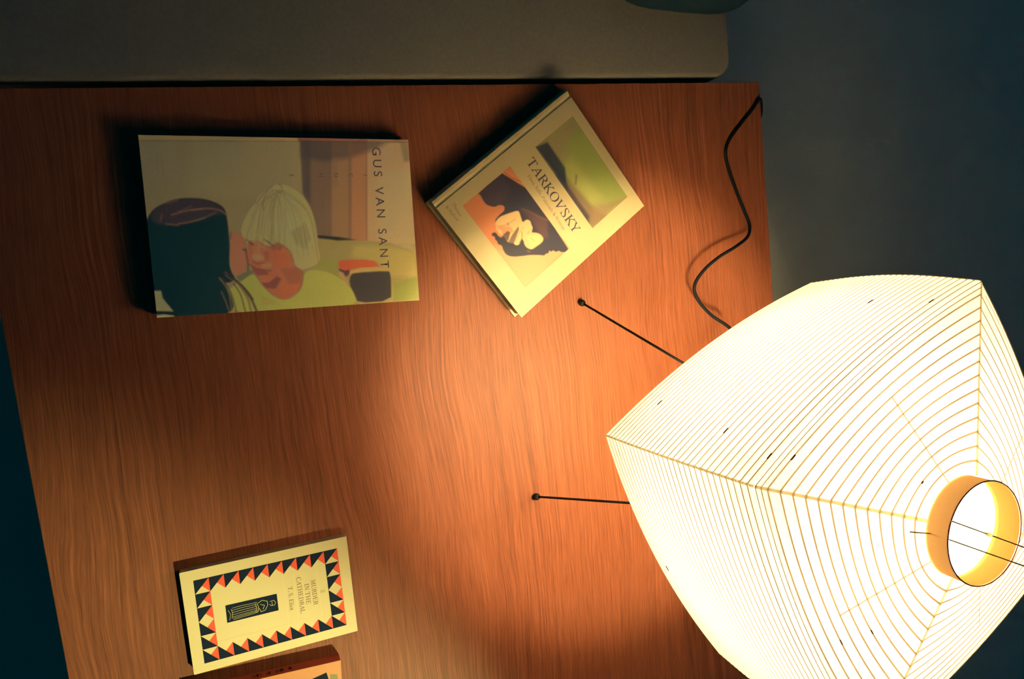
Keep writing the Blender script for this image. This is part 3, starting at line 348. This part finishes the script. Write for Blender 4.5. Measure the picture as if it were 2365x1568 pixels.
obj('front_cover', board(z-.0028, z), M_paper, t)
for nm, ops, Q, sd in (('cover_picture', [["p",[0.176,0.185,0.061],[0.4,1],[[237.6,31.1],[164.2,30.8],[162.8,169.3],[236.0,169.7]]],["p",[0.167,0.139,0.072],[30,0.8],[[237.6,31.1],[165.4,31.2],[170.7,70.1],[238.8,57.1]]],["p",[0.148,0.181,0.046],[20,0.8],[[234.8,46.3],[236.0,169.7],[207.7,164.0],[202.0,55.1]]],["p",[0.221,0.238,0.062],[20,0.6],[[198.9,74.4],[201.8,142.6],[183.9,140.3],[180.6,77.3]]],["p",[0.096,0.06,0.041],[14,0.85],[[171.1,54.3],[184.3,151.9],[193.0,169.8],[162.8,169.3],[164.2,30.8]]],["p",[0.145,0.091,0.055],[16,0.7],[[183.1,145.3],[236.0,169.7],[162.8,169.3]]],["p",[0.023,0.016,0.032],[9,0.9],[[170.7,70.1],[170.6,124.6],[170.5,152.6],[162.7,162.2],[162.4,80.2]]],["p",[0.006,0.012,0.025],[7,0.95],[[164.2,30.8],[182.9,36.3],[182.6,78.7],[166.1,104.7]]],["l",[0.085,0.055,0.044],[10,5,0.8],[[189.6,97.5],[181.6,105.3]]],["l",[0.128,0.101,0.072],[2,1,0.5],[[197.2,39.8],[190.8,41.9],[197.4,49.2],[193.5,38.5]]]], [[237.62,31.1],[164.17,30.84],[162.81,169.32],[235.96,169.68]], 5), ('cover_picture', [["p",[0.389,0.139,0.067],[0.4,1],[[117.1,29.7],[30.9,28.4],[30.0,169.4],[117.4,167.8]]],["p",[0.401,0.208,0.108],[22,0.9],[[37.7,104.5],[117.4,167.8],[27.9,172.0],[28.3,94.3]]],["p",[0.012,0.012,0.025],[0.8,1],[[117.1,29.7],[117.4,167.8],[109.6,169.5],[102.8,164.1],[103.3,161.7],[97.1,159.5],[96.0,155.0],[91.7,155.3],[91.6,151.5],[87.9,154.2],[83.8,151.8],[81.0,152.9],[75.5,147.4],[64.3,138.4],[56.1,133.5],[42.4,124.2],[37.3,116.5],[37.8,108.7],[40.7,102.7],[36.8,98.3],[38.9,94.0],[37.7,90.9],[40.1,87.3],[37.5,84.7],[38.5,82.0],[43.2,82.2],[44.9,85.1],[44.4,89.3],[46.8,95.3],[73.3,83.4],[58.7,72.1],[52.0,73.7],[56.0,70.0],[67.1,69.2],[72.8,69.5],[76.9,65.4],[74.3,60.5],[70.3,58.2],[67.4,58.2],[62.6,55.0],[58.0,48.1],[57.7,40.8],[59.4,34.2],[58.1,28.7]]],["p",[0.028,0.019,0.035],[10,0.6],[[58.1,28.7],[100.4,29.3],[97.9,53.8],[74.6,60.2],[58.3,47.8]]],["p",[0.064,0.028,0.032],[8,0.6],[[92.7,82.0],[105.0,96.8],[115.2,118.4],[101.2,135.3],[92.7,134.2],[96.7,106.8]]],["l",[0.125,0.047,0.048],[4,2,0.8],[[105.5,30.3],[108.8,40.7],[113.6,49.5],[118.8,56.0]]],["l",[0.091,0.042,0.036],[6,3,0.7],[[95.2,82.6],[101.9,93.1],[107.2,105.3],[115.5,118.0]]],["l",[0.052,0.027,0.028],[6,3,0.6],[[100.1,117.7],[105.4,130.2],[99.8,137.0]]],["p",[0.434,0.294,0.143],[0.8,1],[[52.0,73.7],[61.8,71.3],[74.0,75.3],[86.7,80.1],[89.5,82.8],[86.4,90.7],[83.6,98.1],[91.6,98.0],[94.4,102.9],[92.3,107.6],[91.4,112.4],[87.5,114.9],[85.8,116.3],[92.9,122.6],[95.3,129.2],[94.1,134.7],[88.4,136.4],[79.3,135.3],[72.1,134.6],[68.7,131.3],[66.5,124.6],[69.5,117.3],[69.7,113.3],[61.4,117.8],[56.1,115.0],[56.0,110.8],[50.0,106.0],[50.9,95.8],[48.9,92.9],[47.8,85.2],[49.4,79.7]]],["p",[0.374,0.153,0.083],[6,0.8],[[51.4,77.2],[66.5,91.6],[66.0,99.4],[47.3,93.0]]],["p",[0.437,0.346,0.149],[5,0.8],[[77.2,113.6],[93.1,126.1],[89.4,134.4],[72.6,132.2]]],["p",[0.025,0.016,0.028],[2,0.9],[[48.9,92.9],[59.4,92.9],[61.3,97.1],[51.3,104.3],[50.0,100.5]]],["p",[0.028,0.017,0.026],[2,0.85],[[49.4,105.6],[59.8,101.4],[76.0,97.7],[74.0,101.6],[55.7,111.9]]],["l",[0.027,0.015,0.025],[4,1.5,0.8],[[75.3,106.7],[70.1,113.6],[63.0,116.3]]],["l",[0.138,0.05,0.036],[3,1.5,0.5],[[81.3,103.1],[70.2,105.4],[59.6,110.8]]],["l",[0.089,0.032,0.032],[4,1.5,0.9],[[66.2,84.7],[65.3,88.0]]],["l",[0.191,0.07,0.044],[3,1.5,0.7],[[56.2,82.3],[64.9,86.3],[78.9,87.6]]],["l",[0.181,0.066,0.044],[3,1.5,0.7],[[84.3,112.4],[79.7,114.3]]],["l",[0.253,0.103,0.055],[3,1.5,0.6],[[80.0,121.4],[81.9,128.4]]],["p",[0.442,0.299,0.146],[2,1],[[48.2,80.1],[52.8,86.4],[50.2,93.8],[47.9,89.4]]],["l",[0.013,0.012,0.025],[7,1.5,0.9],[[40.4,82.7],[43.9,86.3]]],["l",[0.243,0.099,0.056],[2.5,1,0.8],[[65.1,131.8],[67.1,135.1]]]], [[117.09,29.68],[30.93,28.37],[29.97,169.43],[117.44,167.82]], 6)):
    q = np.array(Q); u0 = (q[:, 0].min()+np.sort(q[:, 0])[1])/2; u1 = (q[:, 0].max()+np.sort(q[:, 0])[2])/2; v0 = (q[:, 1].min()+np.sort(q[:, 1])[1])/2; v1 = (q[:, 1].max()+np.sort(q[:, 1])[2])/2
    xs, ys, img = paint(u1-u0, v1-v0, ops[0][1], ops[1:], .5, u0, v0, .04, sd); print_sheet(nm, xs, ys, img, z+.0001, t)
for i, ln in enumerate(TXT['tark']): lettering('title_lettering' if i == 0 else 'subtitle_lettering' if i == 1 else 'publisher_lettering', ln, z+.00012, t)

# --- the small paperback with the triangle border
t, w, h, z = book_root('fab', 'paperback_book', 'small cream paperback with a black and red triangle border on its cover')
obj('back_cover', box(0, w, -h, 0, .0002, .0006), M_cream, t)
pages(w, h, .0006, z-.0006, .0006, .0008, t, 6)
obj('spine', box(0, w, -.0008, 0, .0006, z-.0004, .0003), M_cream, t)
obj('front_cover', prism(round_rect(0, w, -h, 0, .0012, 3), z-.0005, z), M_cream, t)
FR = np.array([[13.82,13.17],[184.61,12.97],[185.03,117.79],[13.08,119.04]])
def fr(a, b_):
    a, b_ = a/10, b_/6; return ((1-a)*(1-b_))*FR[0]+a*(1-b_)*FR[1]+a*b_*FR[2]+(1-a)*b_*FR[3]
tri_black, tri_red = [], []
for i in range(10):
    for j in range(6):
        if 0 < i < 9 and 0 < j < 5: continue
        g = lambda u, v: tuple(fr(i+u, j+v))
        if j < 3: tri_black.append((0, [g(0, 0), g(1, 0), g(0, 1)])); tri_red.append((0, [g(1, 0), g(1, 1), g(.5, .5)]))
        else: tri_black.append((0, [g(0, 0), g(1, 1), g(0, 1)])); tri_red.append((0, [g(1, 0), g(1, 1), g(.5, .5)]))
for p in tri_black: flat('black_triangle', [p], M_ink, z+.00010, t)
for p in tri_red: flat('red_triangle', [p], M_red, z+.00012, t)
FP = np.array([[44.95,53.05],[105.18,53.72],[104.94,75.56],[44.44,75.34]]); flat('cover_panel', [(0, FP)], M_ink, z+.0001, t)
def fp(a, b_): return tuple(((1-a)*(1-b_))*FP[0]+a*(1-b_)*FP[1]+a*b_*FP[2]+(1-a)*b_*FP[3])
def stroke(pts, wd):
    out = []
    for k in range(len(pts)-1):
        (x0, y0), (x1, y1) = pts[k], pts[k+1]; l = math.hypot(x1-x0, y1-y0)+1e-9; nx, ny = -(y1-y0)/l*wd/2, (x1-x0)/l*wd/2
        out.append((0, [(x0+nx, y0+ny), (x1+nx, y1+ny), (x1-nx, y1-ny), (x0-nx, y0-ny)]))
    return out
eng = []
for q in (.22, .34, .47, .60, .72, .80, .88): eng += stroke([fp(.12, q+.02), fp(.30, q-.01), fp(.50, q*.92+.03), fp(.60, q*.9+.02)], .42)
for a in (.10, .56, .60): eng += stroke([fp(a, .28), fp(a+.02, .5), fp(a, .82)], .5)
eng += stroke([fp(.62, .3), fp(.70, .18), fp(.80, .3), fp(.80, .55), fp(.74, .8), fp(.66, .84), fp(.63, .6)], .6) + stroke([fp(.66, .4), fp(.74, .5), fp(.70, .72)], .6)
eng += stroke([fp(.85, .36), fp(.93, .34), fp(.96, .5), fp(.93, .64), fp(.86, .62), fp(.84, .5)], .55) + stroke([fp(.89, .4), fp(.89, .6)], .5) + stroke([fp(.04, .3), fp(.08, .55), fp(.05, .9)], .4)
flat('engraved_figure', eng, M_gold, z+.00018, t)
rules = []
for l in [[[114.58,30.02],[114.94,99.24]],[[127.62,31.36],[126.9,96.63]],[[156.38,30.68],[156.18,101.51]],[[35.14,28.16],[165.33,28.26]],[[31.67,96.09],[165.51,96.68]]]: rules += stroke(l, .16)
flat('thin_rules', rules, M_rule, z+.0001, t)
flat('emblem', [(0, [[157.17,63.11],[163.39,63.14],[163.7,66.97],[157.47,66.93]])], M_gold, z+.0001, t)
for ln in TXT['fab']: lettering('title_lettering' if 'Eliot' not in ln[0] else 'author_lettering', ln, z+.00012, t)

# --- the orange paperback cut off by the lower edge of the photograph
t, w, h, z = book_root('ora', 'paperback_book', 'orange paperback with a red spine lying just below the cream triangle-bordered one')
obj('back_cover', box(0, w, -h, 0, .0002, .0006), M_orange, t)
pages(w, h, .0006, z-.0006, .0006, .001, t, 6)
obj('spine', box(0, w, -.001, .0004, .0004, z-.0003, .0003), M_orangered, t)
obj('front_cover', box(0, w, -h, 0, z-.0005, z, .0001), M_orange, t)
flat('cover_panel', [(0, [[161.4,12],[103,25.2],[116.6,85],[175,72]])], M_ink, z+.0001, t)
flat('price_patch', [(0, [[165.53,15.44],[174.73,17.78],[175.18,28.54],[165.97,26.15]])], M_greyink, z+.0001, t)
OT = [[[72.48,-1.1]],[[77.08,-1.06]],[[82.21,-0.9]],[[89.47,-1.35]],[[93.66,-2.01]],[[100.4,-1.45]],[[104.63,-2.12]],[[108.84,-2.21]],[[116.14,-0.96]],[[119.91,-1.76]]]; b = bmesh.new(); rr = random.Random(2)
for k in range(0, 10, 2):
    pass
for (ua, ub) in ((OT[0][0][0], OT[2][0][0]), (OT[3][0][0], OT[4][0][0]), (OT[5][0][0], OT[7][0][0]), (OT[8][0][0], OT[9][0][0])):
    u = ua
    while u < ub:
        box(u/1000, u/1000+.0007, .0004, .0006, z*.32, z*.68, bm=b)
        if rr.random() < .6: box(u/1000, u/1000+.0018, .0004, .0006, z*(.32 if rr.random() < .5 else .6), z*(.40 if rr.random() < .2 else .68), bm=b)
        u += 2.4
obj('spine_lettering', b, M_ink, t)

# ------------------------------------------------------------------ paper lamp
LX,LY=.4909,-.238
# paper box: per corner (radius, angle) at the bottom shoulder and at the top shoulder
CORN_LOW=((.190,161.2),(.211,251.),(.200,338.),(.200,424.4))
CORN_TOP=((.177,160.4),(.196,249.),(.190,340.),(.197,427.))
Z_OPEN,Z_LOW,Z_TOP,Z_RING=.284,.32,.515,.549
R_OPEN,R_RING=.108,.0405
N_BOTTOM,N_WALL,N_TOP=10,30,14
BOW=.013
def lerp(a,b,t): return a+(b-a)*t
def box_point(t,s):
    import math
    i=int(s)%4;f=s-int(s);pts=[]
    for k in (i,(i+1)%4):
        r=lerp(CORN_LOW[k][0],CORN_TOP[k][0],t)+.007*math.sin(math.pi*t)
        a=math.radians(lerp(CORN_LOW[k][1],CORN_TOP[k][1],t));pts.append((r*math.cos(a),r*math.sin(a)))
    (x0,y0),(x1,y1)=pts;dx,dy=x1-x0,y1-y0;l=math.hypot(dx,dy)
    b=BOW*4*f*(1-f)
    return x0+dx*f+dy/l*b,y0+dy*f-dx/l*b
def loop_point(row,s):
    "row = (zone, t): point on the horizontal paper loop, s in 0..4 runs round the corners"
    import math
    zone,t=row
    if zone==1:
        x,y=box_point(t,s);z=lerp(Z_LOW,Z_TOP,t)
    else:
        x,y=box_point(0 if zone==0 else 1,s);a=math.atan2(y,x)
        r=R_OPEN if zone==0 else R_RING
        k=1-t if zone==0 else t
        z=lerp(Z_OPEN,Z_LOW,t) if zone==0 else lerp(Z_TOP,Z_RING,t)
        x,y=lerp(x,r*math.cos(a),k),lerp(y,r*math.sin(a),k)
    return LX+x,LY+y,z
def rib_rows():
    return [(0,k/N_BOTTOM) for k in range(N_BOTTOM)]+[(1,k/N_WALL) for k in range(N_WALL)]+[(2,k/N_TOP) for k in range(N_TOP)]

lamp = thing('table_lamp', 'tall glowing white paper lamp with fine ribs on three thin black wire legs', 'lamp', (LX, LY, TT))
OFF = Vector((LX, LY, 0))
def lp(row, s, out=0):
    p = Vector(loop_point(row, s)) - OFF
    if out:
        q = Vector((p.x, p.y, 0)).normalized(); zone = row[0]
        nv = q if zone == 1 else (q*.25+Vector((0, 0, 1))).normalized() if zone == 2 else (q*.25-Vector((0, 0, 1))).normalized()
        p = p + nv*out
    return p
NS = 112
# the paper skin, bulging a little between the ribs
bm = bmesh.new(); rings = []
rows = rib_rows() + [(2, 1.0)]
SUB = 4
for r0, r1 in zip(rows[:-1], rows[1:]):
    for k in range(SUB):
        f = k/SUB; bul = (.0011 if r0[0] == 1 else .0004)*math.sin(math.pi*f)
        a, b_ = r0, r1
        if r0[0] != r1[0]: b_ = (r0[0], 1.0)
        row = (r0[0], lerp(a[1], b_[1], f))
        rings.append([bm.verts.new(lp(row, 4*i/NS, bul)) for i in range(NS)])
rings.append([bm.verts.new(lp((2, 1.0), 4*i/NS)) for i in range(NS)])
for A, B_ in zip(rings[:-1], rings[1:]):
    for i in range(NS): bm.faces.new((A[i], A[(i+1) % NS], B_[(i+1) % NS], B_[i]))
me = bpy.data.meshes.new('paper_shade'); bmesh.ops.recalc_face_normals(bm, faces=bm.faces); bm.to_mesh(me); bm.free()
shade = obj('paper_shade', me, [M_shade, M_shadelow], lamp, True)
me.polygons.foreach_set('material_index', [1 if p.index < N_BOTTOM*SUB*NS else 0 for p in me.polygons])
# bamboo ribs: thin half-round battens pressed against the paper, one object each
def batten(row, half, hgt):
    b = bmesh.new(); R = []
    zone, t = row; e = half/(.0065 if zone == 1 else .0115)
    dt = {0: 1/N_BOTTOM, 1: 1/N_WALL, 2: 1/N_TOP}[zone]*e
    for i in range(NS):
        s = 4*i/NS; up = lp((zone, t+dt), s, .0001); dn = lp((zone, max(t-dt, 0) if zone != 1 else t-dt), s, .0001); md = lp(row, s, hgt)
        R.append([b.verts.new(dn), b.verts.new(md), b.verts.new(up)])
    for i in range(NS):
        A, B_ = R[i], R[(i+1) % NS]
        for k in range(2): b.faces.new((A[k], B_[k], B_[k+1], A[k+1]))
    return b
for row in rib_rows():
    z_, t_ = row
    strong = (z_ == 1 and t_ > .93) or (z_ == 2 and t_ < .04)
    obj('rib', batten(row, .00085 if z_ == 2 else .00062, .0005 if z_ != 1 else .00045), M_ribdark if strong else M_rib, shade, True)
obj('rib', batten((2, .035), .0005, .0006), M_ribdark, shade, True)
# pasted paper seams: down the four corners and down the middle of each top face
def seam(rowsel, s, wd, lift=.00025):
    b = bmesh.new(); R = []
    for row in rowsel:
        p = lp(row, s, lift); q0 = lp(row, (s-.02) % 4, lift); q1 = lp(row, (s+.02) % 4, lift)
        d0 = (q0-p).normalized()*wd; d1 = (q1-p).normalized()*wd
        R.append([b.verts.new(p+d0), b.verts.new(p), b.verts.new(p+d1)])
    for A, B_ in zip(R[:-1], R[1:]):
        for k in range(2): b.faces.new((A[k], A[k+1], B_[k+1], B_[k]))
    return b
wall_rows = [(1, k/30) for k in range(31)]; top_rows = [(2, k/14) for k in range(15)]
for i in range(4):
    obj('corner_seam', seam(wall_rows, i, .0012, .0010), M_seam, shade, True)
    obj('corner_seam', seam(top_rows, i, .0014, .0007), M_seam, shade, True)
    obj('face_seam', seam(top_rows[4:], i+.5, .0006, .0007), M_faceseam, shade, True)
for ri, s in [[38,3.16],[25,2.74],[30,3.2],[13,2.22],[52,3.68],[41,3.88],[39,3.9],[31,3.86],[15,3.82],[46,0.66],[43,0.6],[16,1.06],[13,0.52]]:
    row = rib_rows()[ri]; pts = [lp(row, (s+ds) % 4, .0006) for ds in (-.010, -.004, .004, .010)]
    b = tube(pts, .0006, 6); obj('bamboo_joint', b, M_node, shade, True)
# collar round the top opening
bm = bmesh.new(); n = 96; prof = [(.0400, .5465), (.0400, .5655), (.0394, .5655), (.0394, .5465)]
R = [[bm.verts.new((r*math.cos(2*math.pi*i/n), r*math.sin(2*math.pi*i/n), zz)) for r, zz in prof] for i in range(n)]
bm.free(); bm = bmesh.new()
R = [[bm.verts.new((.0398*math.cos(2*math.pi*i/n), .0398*math.sin(2*math.pi*i/n), zz)) for zz in (.5465, .5655)] for i in range(n)]
for i in range(n): bm.faces.new((R[i][0], R[(i+1) % n][0], R[(i+1) % n][1], R[i][1]))
obj('collar', bm, M_collar, lamp, True)
circ = lambda r, zz, n=96: [(r*math.cos(2*math.pi*i/n), r*math.sin(2*math.pi*i/n), zz) for i in range(n)]
obj('rim_wire', tube(circ(.0400, .5660), .0006, 8, True), M_rim, lamp, True)
W4 = [Vector((x-LX, y-LY, .5672)) for x, y in [[0.4541,-0.219],[0.5224,-0.254],[0.4512,-0.2324],[0.5174,-0.2666]]]
for a, b_ in ((W4[0], W4[1]), (W4[2], W4[3])):
    d = (b_-a); e = b_ + d.normalized()*.055
    obj('stretcher_wire', tube([a, a+d*.5, b_, e], .00055, 8), M_wire, lamp, True)
e0 = W4[1]+(W4[1]-W4[0]).normalized()*.055; e1 = W4[3]+(W4[3]-W4[2]).normalized()*.055
obj('stretcher_bend', tube(catmull([e0, (e0*.7+e1*.3)+Vector((.012, -.004, 0)), (e0*.3+e1*.7)+Vector((.012, -.004, 0)), e1], 6), .00055, 8), M_wire, lamp, True)
mid = W4[0]*.55+W4[1]*.45
obj('wire_clip', tube([mid+(W4[1]-W4[0])*.08+Vector((0, 0, .0003)), mid+(W4[1]-W4[0])*.14+Vector((0, 0, .0003))], .0016, 10), M_seam, lamp, True)
WL = [Vector((x-LX, y-LY, zz)) for (x, y), zz in zip([[0.4362,-0.2295],[0.4528,-0.2334]], (.5475, .5520))]
obj('stretcher_stub', tube(WL, .0005, 8), M_wire, lamp, True)
# lower ring, spider, holder, bulb
obj('lower_ring', tube(circ(.100, .2860, 80), .0012, 8, True), M_metal, lamp, True)
for a in (20, 140, 260):
    a = math.radians(a); obj('spider_wire', tube([(.100*math.cos(a), .100*math.sin(a), .286), (.012*math.cos(a), .012*math.sin(a), .310)], .0010, 8), M_metal, lamp, True)
b = bmesh.new(); bmesh.ops.create_cone(b, cap_ends=True, segments=24, radius1=.017, radius2=.017, depth=.036, matrix=Matrix.Translation((0, 0, .321))); obj('bulb_holder', b, M_metal, lamp)
b = bmesh.new(); bmesh.ops.create_cone(b, cap_ends=True, segments=32, radius1=.014, radius2=.0228, depth=.037, matrix=Matrix.Translation((0, 0, .3575))); obj('bulb_base', b, mat('white_bulb_base', (.7, .68, .6), .5), lamp, True)
bm = bmesh.new(); n = 28
prof = [(.0, .3762), (.0205, .3762), (.0226, .381), (.0234, .387), (.0226, .395), (.0203, .402), (.0159, .408), (.0093, .4125), (.0, .4140)]
R = [[bm.verts.new((r*math.cos(2*math.pi*i/n), r*math.sin(2*math.pi*i/n), zz)) for i in range(n)] if r > 0 else [bm.verts.new((0, 0, zz))] for r, zz in prof]
for A, B_ in zip(R[:-1], R[1:]):
    for i in range(n):
        j = (i+1) % n
        if len(A) == 1: bm.faces.new((A[0], B_[j], B_[i]))
        elif len(B_) == 1: bm.faces.new((A[i], A[j], B_[0]))
        else: bm.faces.new((A[i], A[j], B_[j], B_[i]))
m = bpy.data.materials.new('lit_bulb'); m.use_nodes = True; nt = m.node_tree; nt.nodes.remove(nt.nodes['Principled BSDF'])
e = nt.nodes.new('ShaderNodeEmission'); e.inputs['Color'].default_value = (*LAMP_COLOR, 1); e.inputs['Strength'].default_value = BULB_RADIANCE
nt.links.new(e.outputs[0], nt.nodes['Material Output'].inputs[0]); obj('light_bulb', bm, m, lamp, True)
# legs with ball feet
for rad, ang in ((.1710, 100.73), (.1684, -142.87), (.170, -21.)):
    a = math.radians(ang); f = Vector((rad*math.cos(a), rad*math.sin(a), .0050)); top = Vector((.078*math.cos(a), .078*math.sin(a), .296))
    lg = obj('leg', tube([f, f.lerp(top, .5), top], .00165, 10), M_metal, lamp, True)
    obj('ball_foot', sphere(f, .0050), M_metal, lg, True)
# cord
CW = [[0.8091,0.2148,0.0028],[0.7896,0.1971,0.0028],[0.7684,0.1782,0.0028],[0.7446,0.1555,0.0028],[0.7346,0.1359,0.0028],[0.7368,0.1124,0.0028],[0.7495,0.0746,0.0028],[0.7634,0.0396,0.003],[0.7668,0.0183,0.008],[0.7535,0.0008,0.018],[0.7206,-0.0126,0.029],[0.6812,-0.0259,0.036],[0.6502,-0.0432,0.038],[0.6333,-0.0642,0.036],[0.6376,-0.0857,0.036],[0.6524,-0.1103,0.045],[0.6685,-0.1349,0.07]]
pts = [(x-LX, y-LY, zz) for x, y, zz in CW]
pts = [(.24, .10, -.417), (.26, .25, -.412), (.275, .36, -.30), (.29, .40, -.12), (.312, .425, -.036), (.326, .4235, -.012)] + pts + [(.145, .075, .12), (.08, .04, .20), (.03, .01, .27), (.0, .0, .303)]
cord = obj('power_cord', tube(catmull(pts, 10), .0025, 10), M_cord, None, True); cord.location = (LX, LY, TT)
tag(cord, 'thin black power cord curling from the paper lamp over the table edge', 'cord')
